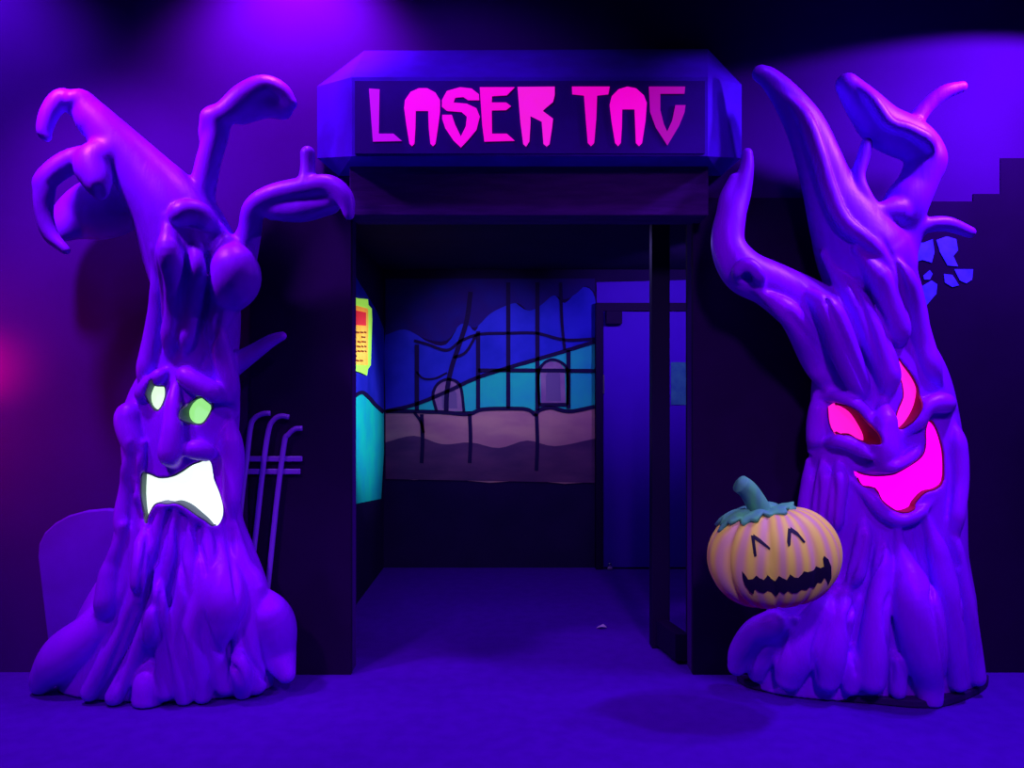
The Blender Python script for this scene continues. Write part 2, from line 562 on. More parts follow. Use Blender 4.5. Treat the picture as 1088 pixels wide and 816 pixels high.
# open door frame inside the doorway on the right: two stiles and a bottom rail
d1 = empty('door_1', (0.83, 4.1, 0), 'dark open door frame standing inward at the right side of doorway', 'door')
tag(d1, kind='structure')
sx0, sx1 = W(692, 0, 4.24).x, W(711, 0, 4.24).x
box_obj('stile', (sx0, sx1, 4.22, 4.30, 0, 2.28), M['frame'], d1, bevel=.004)
bm = bmesh.new()
hx = xb + .012
prism(bm, [(sx0 + .02, 4.22, .02), (sx1 - .01, 4.22, .02), (hx, 3.965, .02), (hx - .07, 3.965, .02)], (0, 0, .13))
bm_obj('bottom_rail', bm, M['frame'], d1)
box_obj('hinge_stile', (xb + .002, xb + .03, 3.962, 4.0, 0, 2.17), M['frame'], d1)

# door in the back wall
YD = YB - .05
d2 = empty('door_2', W(690, 606, YD), 'flat violet door in the back wall of the passage', 'door')
tag(d2, kind='structure')
a = W(641, 331, YD); b = W(752, 605, YD)
box_obj('door_leaf', (a.x, b.x, YD, YB - .004, .012, a.z), M['door'], d2, bevel=.004)
bm = bmesh.new()
fa = W(633, 322, YD)
box(bm, fa.x, a.x - .003, YD - .02, YB - .002, 0, fa.z)
box(bm, b.x + .003, b.x + .06, YD - .02, YB - .002, 0, fa.z)
box(bm, a.x - .003, b.x + .003, YD - .02, YB - .002, a.z + .004, fa.z)
bm_obj('door_frame', bm, M['frame'], d2)
p = W(643, 331, YD); q = W(660, 345, YD)
box_obj('door_closer', (p.x, q.x, YD - .06, YD - .001, q.z, p.z), M['frame'], d2, bevel=.006)
p = W(640.2, 398, YD); q = W(642, 418, YD)
box_obj('hinge', (p.x, q.x, YD - .012, YD - .001, q.z, p.z), M['metal'], d2)
# violet wall above the door
tag(flat('trim_3', [[(634, 300), (790, 296), (790, 322), (634, 322)]], YB - .006, M['door']), kind='structure')

st = empty('door_stop', W(648, 605, YD - .03), 'small pale door stop on the floor at the foot of the passage door', 'door stop')
bm = bmesh.new()
p = W(648, 606, YD - .03)
tube(bm, [(p.x, p.y, .003), (p.x, p.y, .02), (p.x, p.y, .03)], [.02, .018, .008])
bm_obj('base', bm, M['scrap'], st, smooth=True)
bm = bmesh.new()
tube(bm, [(p.x, p.y, .031), (p.x, p.y, .05), (p.x, p.y, .056)], [.013, .013, .006])
bm_obj('bumper', bm, M['metal'], st, smooth=True)

p = FL(639, 668)
bm = bmesh.new()
prism(bm, [p + Vector(v) for v in ((-.03, -.01, .006), (-.004, -.018, .016), (.03, -.004, .008), (.012, .016, .02), (-.018, .014, .006))], (0, 0, .003))
tag(bm_obj('paper_scrap', bm, M['scrap']), 'tiny crumpled scrap of paper on the floor inside the doorway', 'scrap')

n = empty('door_notice', W(726, 407, YD), 'small teal notice sheet stuck on the violet passage door', 'notice')
flat('sheet', [[(713, 385), (739, 385), (739, 430), (713, 430)]], YD - .006, M['teal_sheet'], n, th=.004)

# =================================================================== PASSAGE MURALS (painted graveyard)
YM = YB - .004
mu = empty('graveyard_mural', W(520, 600, YM), 'painted graveyard mural with teal hill and black railings on the back wall of the passage', 'mural')
sky = [(409.6, 436), (409.6, 352), (430, 345), (452, 362), (474, 366), (492, 340), (505, 352), (515, 330), (540, 318), (562, 330), (585, 312), (600, 322), (618, 305), (632, 316), (632, 364), (600, 374), (560, 388), (510, 402), (470, 420), (440, 432)]
sky = [tuple(p) for p in catmull(sky + [sky[0]], 4)[:-1]]
flat('night_sky', [sky], YM - .002, M['sky'], mu, th=.004)
top = [(632, 310), (622, 304), (612, 312), (600, 318), (588, 314), (575, 324), (562, 330), (550, 322), (535, 326), (520, 334), (505, 348), (490, 344), (474, 362), (452, 360), (430, 350), (409.6, 356)]
flat('dark_clouds', [[(409.6, 296), (632, 296)] + [tuple(p) for p in catmull(top, 4)]], YM - .004, M['cloud'], mu, th=.004)
flat('hill', [[(409.6, 437), (440, 431), (470, 418), (510, 401), (560, 387), (600, 373), (632, 362), (632, 436), (600, 438), (560, 436), (520, 436), (470, 438)]], YM - .004, M['hill'], mu, th=.004)
flat('stone_wall', [[(409.6, 438), (440, 436), (470, 438), (495, 439), (510, 436), (540, 434), (562, 435), (570, 438), (580, 434), (605, 437), (632, 432), (632, 512), (600, 514), (560, 510), (520, 513), (470, 508), (440, 510), (409.6, 507)]], YM - .006, M['stone'], mu, th=.004)

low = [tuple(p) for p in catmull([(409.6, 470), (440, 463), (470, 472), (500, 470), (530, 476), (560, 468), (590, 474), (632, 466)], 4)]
flat('stone_wall_falloff', [low + [(632, 513), (409.6, 509)]], YM - .008, M['stone_falloff'], mu, th=.003)  # darker band: light falling off down the stones, put into the colour


def grave(pts, inner):
    g = flat('gravestone', [pts], YM - .008, M['grave'], mu, th=.004)
    flat('inset', [inner], YM - .010, M['grave_dark'], g, th=.003)


grave([(464, 437), (461, 420), (465, 409), (473, 404), (482, 405), (489, 412), (491, 425), (492, 437)], [(470, 434), (469, 418), (474, 411), (481, 411), (485, 418), (486, 434)])
grave([(575, 429), (574, 398), (577, 388), (585, 384), (594, 385), (600, 392), (601, 429)], [(580, 426), (580, 400), (583, 393), (590, 391), (595, 397), (596, 426)])
L = []
L.append(ribbon([(410, 437), (440, 430), (475, 416), (505, 402), (545, 389), (590, 376), (632, 363)], 4))           # hill edge
L.append(ribbon([(410, 437), (435, 437), (470, 438), (497, 440), (512, 435), (540, 434), (560, 435), (569, 441)], 4))
L.append(ribbon([(569, 442), (573, 436), (585, 433), (605, 437), (632, 432)], 4))
L.append(ribbon([(508, 393.5), (560, 393.5), (632, 394)], 4))                                               # rail
L.append(ribbon([(440, 362), (455, 366), (475, 372), (490, 362), (510, 355), (540, 354), (570, 354), (600, 361), (632, 360)], 3))
for x, y0, y1 in ((443, 366, 436), (508, 352, 434), (540, 300, 434), (571, 300, 436), (604, 372, 434)):
    L.append(ribbon([(x, y0), (x, y1)], 4.5))
L.append(ribbon([(596, 300), (597, 340), (600, 372)], 3))
for x, y0, y1 in ((448, 440, 492), (499, 440, 492), (570, 440, 500)):
    L.append(ribbon([(x, y0), (x + 1, (y0 + y1) / 2), (x, y1)], 4))
L.append(ribbon([(474, 437), (475, 415), (480, 390), (488, 366), (496, 340), (500, 310)], 5))                 # bare painted tree
L.append(ribbon([(482, 380), (495, 374), (506, 356)], 3))
L.append(ribbon([(442, 395), (450, 402), (462, 402), (475, 396)], 2))
L.append(ribbon([(464, 437), (460, 420), (465, 408), (477, 403), (489, 410), (493, 437)], 3))
L.append(ribbon([(573, 430), (572, 398), (578, 386), (588, 382), (600, 388), (603, 400), (603, 430)], 3))
L.append(ribbon([(572, 430), (603, 430)], 4))
L.append(ribbon([(440, 438), (447, 448), (450, 460)], 3))
flat('black_outlines', L, YM - .014, M['line'], mu, th=.003)


def flatx(name, polys, mt, parent, lift, th=.003):
    """flat shapes on the passage's left wall, given in picture points"""
    bm = bmesh.new()
    X = XCL + lift
    for poly in polys:
        pts = []
        for x, y in poly:
            Y = X * F / (x - CX)
            pts.append((X, Y, HC - (y - CY) / F * Y))
        prism(bm, pts, (-th, 0, 0))
    return bm_obj(name, bm, mt, parent)


ml = empty('hill_mural', (XCL, 5.4, .9), 'blue and cyan painted wall mural beside the neon notice in the passage', 'mural')
flatx('blue_sky', [[(355, 250), (372, 285), (388, 310), (400, 330), (408, 350), (408, 437), (395, 425), (385, 417), (376, 421), (366, 428), (355, 436)]], M['sky'], ml, .004)
flatx('cyan_hill', [[(355, 438), (366, 430), (376, 423), (385, 418), (395, 426), (408, 438), (408, 480), (405, 530), (355, 540)]], M['hill_cyan'], ml, .006)
flatx('black_outlines', [ribbon([(360, 436), (368, 429), (377, 421), (385, 417), (392, 422), (399, 430), (408, 438)], 4)], M['line'], ml, .009)

nt_ = empty('notice_sign', (XCL, 5.3, 1.5), 'neon lime and orange scroll notice with red heading on the passage wall', 'notice')
flatx('sheet', [[(360, 306), (370, 312), (380, 317), (391, 318), (391.5, 324), (395, 328), (395.5, 340), (394, 388), (391, 392), (390, 399), (384, 396), (375, 393), (360, 392)]], M['neon_green'], nt_, .014)
flatx('text_panel', [[(360, 320), (373, 323), (391, 328), (391.5, 340), (391, 388), (373, 387), (360, 386)]], M['neon_orange'], nt_, .018)
flatx('heading', [[(360, 326), (374, 329), (389, 332), (389, 346), (374, 345), (360, 344)]], M['neon_red'], nt_, .022)
rows = []
for i, y in enumerate((352, 357, 362, 367, 372, 377, 382)):
    x = 362.0
    while x < 388:
        w = random.uniform(2, 4.5)
        if random.random() < .8: rows.append([(x, y), (min(x + w, 389.5), y + .6), (min(x + w, 389.5), y + 2.2), (x, y + 1.8)])
        x += w + 1
flatx('text_lines', rows, M['notice_ink'], nt_, .022)

# =================================================================== SIGN OVER THE DOORWAY
YS, YSB = 3.52, 3.80
sg = empty('laser_tag_sign', W(564, 228, YS), 'blue box sign with pink LASER TAG lettering over the doorway', 'sign')
fr = [W(374, 82, YS), W(752, 82, YS), W(752, 166, YS), W(374, 166, YS)]
bk = [W(387, 54, YSB), W(752, 52, YSB), W(788, 90, YSB), W(788, 168, YSB), W(766, 187, YSB), W(360, 187, YSB), W(337, 168, YSB), W(337, 92, YSB)]
bm = bmesh.new()
fv = [bm.verts.new(p) for p in fr]; bv = [bm.verts.new(p) for p in bk]
bm.faces.new(fv)
bm.faces.new(bv[::-1])
for q in ((fv[0], fv[1], bv[1], bv[0]), (fv[1], bv[2], bv[1]), (fv[1], fv[2], bv[3], bv[2]), (fv[2], bv[4], bv[3]), (fv[2], fv[3], bv[5], bv[4]), (fv[3], bv[6], bv[5]), (fv[3], fv[0], bv[7], bv[6]), (fv[0], bv[0], bv[7])):
    bm.faces.new(q)
bm_obj('sign_box', bm, M['sign'], sg)
flat('sign_panel', [[(377, 86), (749, 86), (749, 163), (377, 163)]], YS - .008, M['sign_face'], sg, th=.007)


def c2(pts): return [(370 + x / 5.726, 80 + y / 5.726) for x, y in pts]
def c3(pts): return [(560 + x / 5.44, 80 + y / 5.44) for x, y in pts]


letters = [
    c2([(126, 80), (190, 85), (185, 355), (275, 355), (325, 398), (150, 402), (138, 240)]),
    c2([(340, 200), (345, 150), (380, 100), (430, 78), (480, 78), (530, 105), (558, 150), (558, 220), (545, 320), (530, 415), (515, 430), (500, 415), (490, 320), (487, 215), (410, 215), (408, 320), (402, 415), (387, 430), (372, 415), (355, 310)]),
    c2([(570, 150), (600, 95), (680, 72), (750, 80), (795, 115), (797, 150), (730, 150), (700, 130), (650, 135), (640, 165), (720, 172), (780, 200), (800, 250), (780, 330), (730, 390), (685, 438), (640, 395), (590, 320), (572, 265), (572, 240), (630, 240), (650, 300), (685, 372), (715, 310), (722, 250), (690, 222), (600, 215), (570, 190)]),
    c2([(800, 72), (1012, 72), (965, 120), (875, 125), (873, 165), (960, 165), (990, 187), (960, 210), (873, 212), (875, 355), (965, 355), (1012, 397), (828, 402), (815, 300)]),
    [(549.9, 92.3), (589.4, 92), (589.4, 101), (587.6, 108), (579.3, 115), (576.5, 117.7), (587.6, 126), (586.7, 135), (583.9, 153), (580.8, 155.4), (577.5, 152.6), (575.6, 129), (563.5, 123), (563.7, 130), (562.5, 150), (559, 155.5), (556, 153), (553, 130)],
    c3([(260, 65), (478, 65), (470, 108), (405, 115), (400, 250), (388, 390), (370, 408), (352, 390), (340, 250), (330, 115), (262, 108)]),
    c3([(478, 170), (490, 120), (530, 80), (580, 65), (630, 75), (675, 115), (692, 160), (685, 260), (665, 390), (648, 408), (630, 390), (625, 260), (622, 195), (550, 195), (548, 300), (542, 390), (527, 408), (510, 390), (490, 270)]),
    c3([(705, 65), (914, 65), (910, 105), (770, 105), (770, 200), (790, 280), (810, 325), (840, 260), (858, 172), (916, 172), (910, 215), (880, 290), (812, 404), (745, 300), (712, 210)]),
]
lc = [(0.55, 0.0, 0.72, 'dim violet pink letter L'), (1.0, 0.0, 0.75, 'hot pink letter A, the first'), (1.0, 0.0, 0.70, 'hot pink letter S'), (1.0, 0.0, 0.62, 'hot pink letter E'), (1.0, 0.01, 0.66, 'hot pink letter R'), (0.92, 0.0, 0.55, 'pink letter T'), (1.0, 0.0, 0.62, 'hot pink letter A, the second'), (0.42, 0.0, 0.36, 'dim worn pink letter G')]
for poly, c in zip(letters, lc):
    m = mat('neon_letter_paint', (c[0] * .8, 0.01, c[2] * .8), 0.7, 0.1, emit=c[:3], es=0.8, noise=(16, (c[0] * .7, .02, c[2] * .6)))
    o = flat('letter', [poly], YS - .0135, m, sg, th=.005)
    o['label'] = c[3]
# rough beam under the sign
box_b = (W(371, 0, 3.66).x, W(753, 0, 3.66).x, 3.66, YW - .001, W(0, 229, 3.66).z, W(0, 168, 3.66).z - .01)
bm = bmesh.new(); box(bm, *box_b)
hb = tag(bm_obj('header_beam', bm, M['beam'], bevel=.008), 'dark rough header beam across the doorway under the pink lettered sign', 'beam')
hb.modifiers[0].segments = 3

# =================================================================== LEFT TREE
BACK = 3.745
t1 = empty('monster_tree', (W(185, 735, 3.6).x, 3.6, 0), 'violet monster tree with white glowing frown and green eyes left of the doorway', 'tree sculpture', 'monster trees flanking the doorway')
T = Tree((-2.30, 3.02, -0.02), (-0.66, 3.78, 2.78), 3.66, BACK)
# trunk
T.chain([(196, 228, 34), (203, 262, 44), (207, 300, 46), (209, 340, 46), (205, 380, 48), (199, 420, 55), (192, 452, 61), (190, 500, 58), (192, 540, 62), (192, 590, 72), (196, 640, 84)], fy=.62, k=.03)
T.chain([(196, 610, 78), (194, 650, 94), (186, 690, 108), (176, 722, 112)], fy=.40, k=.04)
# upper arm that bends to the left, with its hand
T.chain([(206, 270, 46, .03), (186, 228, 40, .06), (154, 188, 31, .09), (128, 158, 25, .12), (104, 130, 19, .15), (90, 112, 14, .16)], k=.03)
T.chain([(96, 128, 15, .16), (86, 108, 12, .18), (78, 106, 10, .20)], k=.02)
T.chain([(86, 118, 11, .16), (68, 105, 11, .19), (54, 118, 10, .21), (47, 138, 8, .22), (50, 146, 5, .22)], k=.012)
T.chain([(120, 160, 16, .16), (100, 174, 20, .20), (103, 192, 15, .23), (106, 204, 9, .24)], k=.02)
T.chain([(105, 202, 6, .285), (108, 209, 7, .27)], k=.008, cut=True)
T.chain([(112, 165, 14, .14), (75, 172, 13, .17), (50, 190, 12, .20), (47, 204, 11, .20), (47, 228, 9, .19), (54, 250, 8, .18), (70, 266, 5, .18)], k=.014)
T.chain([(142, 214, 26, -.02), (112, 220, 34, -.03), (84, 228, 26, -.03), (62, 244, 14, .02)], k=.02, fy=.5)
T.chain([(140, 190, 14, .10), (152, 225, 12, .11), (158, 262, 10, .10), (170, 300, 10, .09)], k=.014)
# limb that rises behind on the right and its bent finger
T.chain([(226, 262, 24, .02), (214, 222, 15, .05), (220, 178, 13, .07), (229, 145, 13, .09), (230, 128, 15, .10)], k=.02)
T.chain([(222, 124, 9, .12), (240, 120, 13, .11), (260, 104, 15, .10), (280, 92, 12, .10), (298, 97, 10, .09), (309, 110, 7, .08)], k=.016)
T.chain([(256, 118, 14, .06), (282, 110, 15, .05), (300, 116, 11, .05)], k=.02)
T.chain([(221, 128, 8, .12), (218, 142, 7, .10), (222, 160, 6, .08)], k=.012)
# right limb with the upright finger
T.chain([(248, 288, 22, .02), (264, 250, 13, .06), (270, 222, 12, .10), (290, 208, 12, .13), (325, 200, 12, .16), (350, 198, 12, .17), (366, 210, 10, .18), (371, 228, 6, .18)], k=.018)
T.chain([(326, 198, 10, .16), (327, 178, 8, .16), (327, 163, 8, .16)], k=.014)
T.chain([(290, 222, 12, .10), (320, 222, 14, .12), (350, 216, 12, .14)], k=.02)
# side twig
T.chain([(248, 388, 12, .03), (270, 374, 9, .04), (288, 362, 7, .05), (300, 357, 5, .06)], k=.02)
# bulges and strands of the trunk
T.strand([(172, 228, 9), (178, 262, 14), (184, 300, 14), (184, 330, 12), (180, 362, 10), (176, 390, 8)], .3)
T.strand([(200, 246, 10), (210, 285, 9), (205, 330, 9), (198, 360, 8), (192, 385, 6)], .35)
T.strand([(228, 240, 12), (246, 276, 22), (250, 298, 26), (240, 322, 16), (228, 352, 11), (218, 380, 8)], .45)
T.strand([(160, 262, 7), (168, 310, 9), (164, 350, 10), (155, 390, 10), (146, 420, 10)], .3)
T.strand([(225, 335, 8), (235, 370, 11), (242, 405, 12), (246, 440, 10)], .4)
T.strand([(184, 240, 9), (194, 226, 13), (212, 228, 13), (232, 250, 9)], .55)
# face
T.strand([(190, 392, 8), (200, 402, 11), (220, 414, 12), (238, 424, 10)], .2)      # right brow
T.strand([(176, 392, 7), (166, 402, 8), (154, 414, 9), (146, 430, 8)], .25)       # left brow
T.strand([(184, 396, 8), (184, 430, 9), (183, 458, 11), (181, 482, 13), (180, 496, 11)], .2)    # nose
T.strand([(142, 428, 12), (136, 446, 14), (141, 470, 12), (150, 490, 8)], .35)     # left cheek
T.strand([(198, 478, 9), (212, 478, 11), (226, 484, 8)], .3)                     # cheek lump
T.strand([(238, 440, 11), (246, 480, 13), (246, 520, 11), (242, 560, 9)], .35)     # right cheek
T.strand([(134, 470, 8), (136, 510, 8), (130, 550, 9), (132, 585, 9)], .25)       # left edge strand
T.strand([(150, 470, 6), (146, 510, 6), (146, 545, 6)], .2)
T.strand([(148, 562, 7), (170, 536, 7), (190, 534, 7), (208, 548, 7), (226, 564, 7)], .3)    # lower lip
# strands from the lip down into the roots
T.strand([(170, 538, 8), (162, 570, 9), (152, 605, 9), (144, 640, 9), (132, 672, 10), (112, 708, 11), (96, 735, 10)], .3)
T.strand([(184, 540, 8), (180, 580, 8), (172, 620, 8), (158, 660, 8), (142, 700, 9), (122, 740, 10)], .3)
T.strand([(200, 548, 8), (200, 590, 9), (196, 630, 10), (186, 680, 10), (192, 720, 11), (196, 742, 9)], .3)
T.strand([(214, 556, 9), (220, 590, 10), (216, 630, 11), (204, 672, 11), (212, 715, 12), (216, 738, 10)], .3)
T.strand([(228, 566, 9), (236, 600, 14), (238, 632, 24), (236, 655, 20), (228, 690, 12), (240, 728, 11)], .45)
T.strand([(246, 560, 9), (256, 600, 12), (268, 630, 16), (262, 690, 14), (272, 726, 12)], .4)
T.strand([(270, 628, 12), (288, 660, 24), (294, 690, 20), (304, 716, 10)], .45)
T.strand([(150, 560, 7), (148, 600, 8), (144, 640, 8)], .25)
T.strand([(126, 560, 9), (122, 590, 8), (116, 612, 11), (112, 640, 12), (100, 664, 13)], .3)
T.chain([(120, 640, 14, .06), (98, 670, 20, .10), (70, 695, 24, .10), (50, 716, 16, .09), (44, 726, 12, .08)], k=.018)
T.strand([(164, 640, 7), (161, 664, 9), (159, 690, 8)], .2)
T.chain([(160, 706, 9, .17), (159, 724, 16, .195), (158, 742, 17, .20)], k=.012)
T.strand([(164, 600, 7), (170, 640, 7), (174, 690, 9), (176, 735, 10)], .3)
T.strand([(250, 690, 8), (256, 715, 11), (258, 735, 9)], .3)
# openings
for g in ([(137, 590), (134, 625), (118, 664), (103, 690), (80, 728)], [(153, 603), (137, 662), (108, 731)], [(147, 656), (128, 712), (122, 735)],
          [(172, 615), (169, 656), (175, 688), (184, 731)], [(187, 547), (191, 594), (200, 640)], [(200, 550), (212, 581), (219, 610)], [(192, 665), (203, 731)],
          [(216, 650), (228, 688), (248, 708), (258, 731)], [(256, 660), (262, 694), (278, 716), (292, 731)], [(178, 545), (174, 580), (164, 620)], [(160, 555), (155, 590), (148, 625)],
          [(200, 262), (193, 310), (186, 360)], [(216, 258), (222, 300), (214, 345)], [(166, 270), (172, 320), (167, 375)], [(234, 325), (226, 360), (214, 390)],
          [(240, 560), (247, 600), (252, 640)], [(141, 470), (141, 510), (139, 560)]):
    T.groove(g)
T.smooth(1)
le = T.opening([(164, 402), (167, 409), (173, 410), (175, 420), (171, 433), (165, 437), (158, 431), (156, 420), (160, 409)], .045)
re_ = T.opening([(200, 428), (206, 423), (216, 421), (222, 424), (223, 431), (219, 443), (213, 451), (203, 451), (197, 445), (196, 436)], .055)
mo = T.opening([(151, 502), (157, 503), (168, 507), (180, 506), (190, 501), (200, 494), (208, 491), (216, 489), (220, 496), (222, 510), (228, 525), (232, 540), (231, 552), (225, 560), (218, 553), (210, 546), (200, 538), (190, 534), (182, 535), (172, 534), (165, 541), (160, 549), (156, 557), (152, 546), (150, 525)], .05)
T.build('tree_body', [M['tree']], t1)
for nm, op in (('eye_rim', le), ('eye_rim', re_), ('mouth_rim', mo)): rim(nm, op, M['rim_green'], t1)
o = glow('eye_light', le, M['glow_pale'], t1); o['label'] = 'pale narrow glowing eye'
o = glow('eye_light', re_, M['glow_green'], t1); o['label'] = 'round green glowing eye'
o = glow('mouth_light', mo, M['glow_white'], t1); o['label'] = 'white glowing frowning mouth'

# =================================================================== RIGHT TREE
t2 = empty('monster_tree', (W(930, 735, 3.6).x, 3.6, 0), 'violet monster tree with magenta glowing grin right of the doorway', 'tree sculpture', 'monster trees flanking the doorway')
T = Tree((0.78, 3.02, -0.02), (2.20, 3.78, 2.86), 3.66, BACK)
T.chain([(912, 262, 44), (926, 300, 48), (926, 340, 58), (928, 380, 62), (936, 420, 73), (940, 460, 78), (942, 500, 81), (942, 540, 82), (946, 600, 80), (944, 650, 90)], fy=.58, k=.03)
T.chain([(944, 620, 84), (936, 660, 98), (922, 695, 116), (918, 722, 118)], fy=.38, k=.04)
# tall left horn
T.chain([(918, 275, 46, .04), (898, 238, 36, .06), (882, 205, 27, .08), (870, 170, 23, .10), (856, 135, 20, .11), (836, 104, 15, .12), (818, 84, 11, .12), (808, 78, 9, .12)], k=.03)
T.strand([(828, 92, 7), (852, 118, 9), (868, 160, 9), (880, 200, 9), (896, 235, 9), (925, 258, 9), (955, 280, 10)], .35)
# left arm with upright fingers and knot
T.chain([(890, 352, 36, .05), (850, 322, 29, .09), (818, 302, 24, .12), (790, 288, 23, .15), (774, 262, 18, .15), (776, 232, 16, .14), (786, 205, 12, .13), (793, 180, 8, .13), (794, 163, 6, .13)], k=.03)
T.chain([(776, 250, 12, .15), (772, 215, 9, .14), (780, 190, 6, .13)], k=.014)
T.strand([(812, 306, 6), (806, 292, 8), (794, 281, 8), (784, 288, 7), (786, 298, 6)], .2)
T.chain([(794, 292, 6, .25), (795, 293, 6, .23)], k=.008, cut=True)
# right hand: thick hooked palm and its fingers
T.chain([(944, 286, 28, .03), (955, 250, 19, .05), (961, 220, 23, .08), (974, 196, 20, .09), (984, 172, 20, .10)], k=.025)
T.chain([(900, 90, 12, .12), (918, 112, 18, .11), (938, 134, 22, .10), (966, 148, 22, .10), (988, 162, 15, .10), (994, 180, 8, .11)], k=.02)
T.strand([(906, 80, 7), (926, 104, 7), (944, 130, 7), (966, 138, 7), (988, 152, 8), (997, 172, 8)], .4)
T.chain([(952, 225, 16, .12), (930, 224, 9, .14), (916, 204, 8, .15), (912, 186, 7, .15), (917, 168, 7, .15), (921, 152, 6, .15)], k=.014)
T.chain([(966, 140, 10, .09), (982, 116, 8, .10), (1002, 99, 8, .12), (1022, 92, 6, .13)], k=.016)
T.chain([(1006, 103, 4, .165), (1018, 97, 4, .17)], k=.006, cut=True)
T.chain([(958, 262, 16, .05), (978, 242, 9, .09), (1005, 238, 8, .10), (1031, 247, 6, .11)], k=.018)
# forehead strands
T.strand([(806, 305, 9), (842, 338, 13), (868, 385, 15), (886, 416, 10)], .35)
T.strand([(850, 300, 10), (880, 330, 14), (898, 375, 15), (912, 408, 12), (926, 430, 8)], .35)
T.strand([(880, 268, 10), (908, 320, 14), (930, 365, 15), (944, 400, 13), (944, 430, 10)], .35)
T.strand([(915, 262, 10), (938, 305, 13), (952, 345, 14), (958, 372, 9)], .35)
T.strand([(940, 262, 12), (956, 290, 14), (968, 325, 13), (980, 362, 11), (992, 395, 11), (1008, 420, 10)], .35)
T.strand([(870, 420, 8), (866, 450, 9), (866, 480, 9)], .3)
# face
T.strand([(944, 425, 10), (940, 455, 13), (941, 482, 14), (946, 497, 9)], .15)       # nose
T.strand([(874, 424, 6), (892, 422, 7), (908, 430, 8), (924, 446, 8), (930, 462, 7)], .2)     # left brow
T.strand([(876, 472, 6), (894, 469, 8), (912, 476, 8), (930, 486, 8)], .25)        # left lower lid
T.strand([(962, 466, 7), (976, 448, 8), (986, 432, 9), (1004, 428, 11), (1018, 434, 8)], .25)   # right cheek ledge
T.strand([(1012, 440, 8), (1018, 470, 9), (1020, 510, 9), (1016, 550, 9), (1016, 590, 8)], .35)
T.strand([(910, 498, 5), (928, 497, 6), (950, 496, 6), (970, 484, 6), (982, 468, 6)], .35)     # upper lip
T.strand([(908, 512, 6), (924, 528, 7), (940, 546, 7), (958, 553, 7), (978, 545, 7), (998, 528, 7)], .3)   # lower lip
for x in (862, 877, 894):
    T.strand([(x, 490, 7), (x - 2, 515, 9), (x - 6, 545, 9), (x - 6, 575, 8)], .3)
T.strand([(922, 548, 8), (914, 590, 9), (906, 630, 10)], .3)
T.strand([(940, 556, 8), (938, 600, 10), (932, 650, 13), (928, 692, 16), (926, 722, 15)], .35)
T.strand([(958, 560, 8), (962, 600, 13), (974, 645, 24), (982, 690, 22), (986, 722, 16), (988, 742, 13)], .35)
T.strand([(985, 545, 8), (996, 585, 11), (1006, 635, 14), (1014, 690, 12), (1018, 724, 11)], .3)
T.strand([(1006, 540, 8), (1016, 585, 8), (1026, 640, 9), (1034, 690, 9), (1038, 720, 9)], .35)
T.strand([(905, 625, 10), (892, 660, 14), (882, 698, 16), (879, 722, 13)], .35)
T.strand([(894, 628, 11), (868, 660, 17), (846, 695, 20), (838, 720, 14)], .4)
T.strand([(848, 662, 12), (826, 678, 13), (808, 702, 12), (804, 716, 9)], .3)
T.chain([(824, 664, 17, .14), (802, 672, 14, .09), (789, 692, 14, .06), (783, 708, 10, .04)], k=.02)
T.strand([(910, 690, 7), (906, 715, 10), (904, 730, 9)], .3)
T.strand([(952, 690, 7), (954, 715, 9), (954, 734, 9)], .3)
for g in ([(874, 309), (887, 341), (912, 395), (926, 428)], [(922, 305), (942, 352), (953, 392)], [(838, 333), (869, 372), (890, 415)], [(936, 250), (956, 290), (965, 340)],
          [(896, 280), (918, 330), (936, 390)], [(940, 562), (934, 594), (914, 631), (902, 662), (909, 716)], [(956, 610), (941, 647), (946, 694), (948, 725)],
          [(984, 590), (990, 637), (1003, 700), (1005, 731)], [(1013, 577), (1020, 625), (1029, 690)], [(878, 650), (864, 694), (868, 722)], [(836, 670), (824, 706)],
          [(870, 500), (866, 545), (864, 580)], [(886, 500), (884, 545), (880, 585)], [(920, 560), (908, 600), (896, 630)], [(972, 560), (980, 600)], [(1008, 470), (1010, 510), (1006, 550)]):
    T.groove(g)
T.smooth(1)
e1 = T.opening([(885, 433), (893, 429), (906, 436), (915, 448), (922, 462), (921, 471), (910, 468), (902, 462), (893, 462), (887, 450)], .05)
e2 = T.opening([(959, 379), (965, 388), (973, 399), (979, 412), (978, 425), (974, 437), (966, 450), (957, 457), (952, 450), (954, 437), (960, 422), (960, 409), (956, 394)], .05)
e3 = T.opening([(912, 501), (927, 505), (946, 504), (956, 500), (971, 491), (981, 483), (984, 472), (985, 456), (990, 446), (998, 453), (1004, 469), (1007, 487), (1006, 512), (996, 521), (984, 524), (974, 534), (970, 541), (957, 545), (946, 540), (937, 532), (931, 520), (918, 517)], .05)
T.build('tree_body', [M['tree']], t2)
for nm, op in (('eye_rim', e1), ('eye_rim', e2), ('mouth_rim', e3)): rim(nm, op, M['rim_red'], t2)
o = glow('eye_light', e1, M['glow_pink2'], t2); o['label'] = 'short pink glowing eye'
o = glow('eye_light', e2, M['glow_pink2'], t2); o['label'] = 'tall slanted pink glowing eye'
o = glow('mouth_light', e3, M['glow_pink'], t2); o['label'] = 'magenta glowing grinning mouth'

bm = bmesh.new()
pl = [FL(*p) for p in catmull([(778, 722), (800, 733), (860, 743), (930, 749), (975, 753), (1005, 751), (1032, 742), (1048, 732), (1051, 722)], 4)]
prism(bm, [p + Vector((0, 0, .003)) for p in pl if p.y < BACK], (0, 0, .03))
bm_obj('plinth', bm, M['plinth'], t2, bevel=.004)

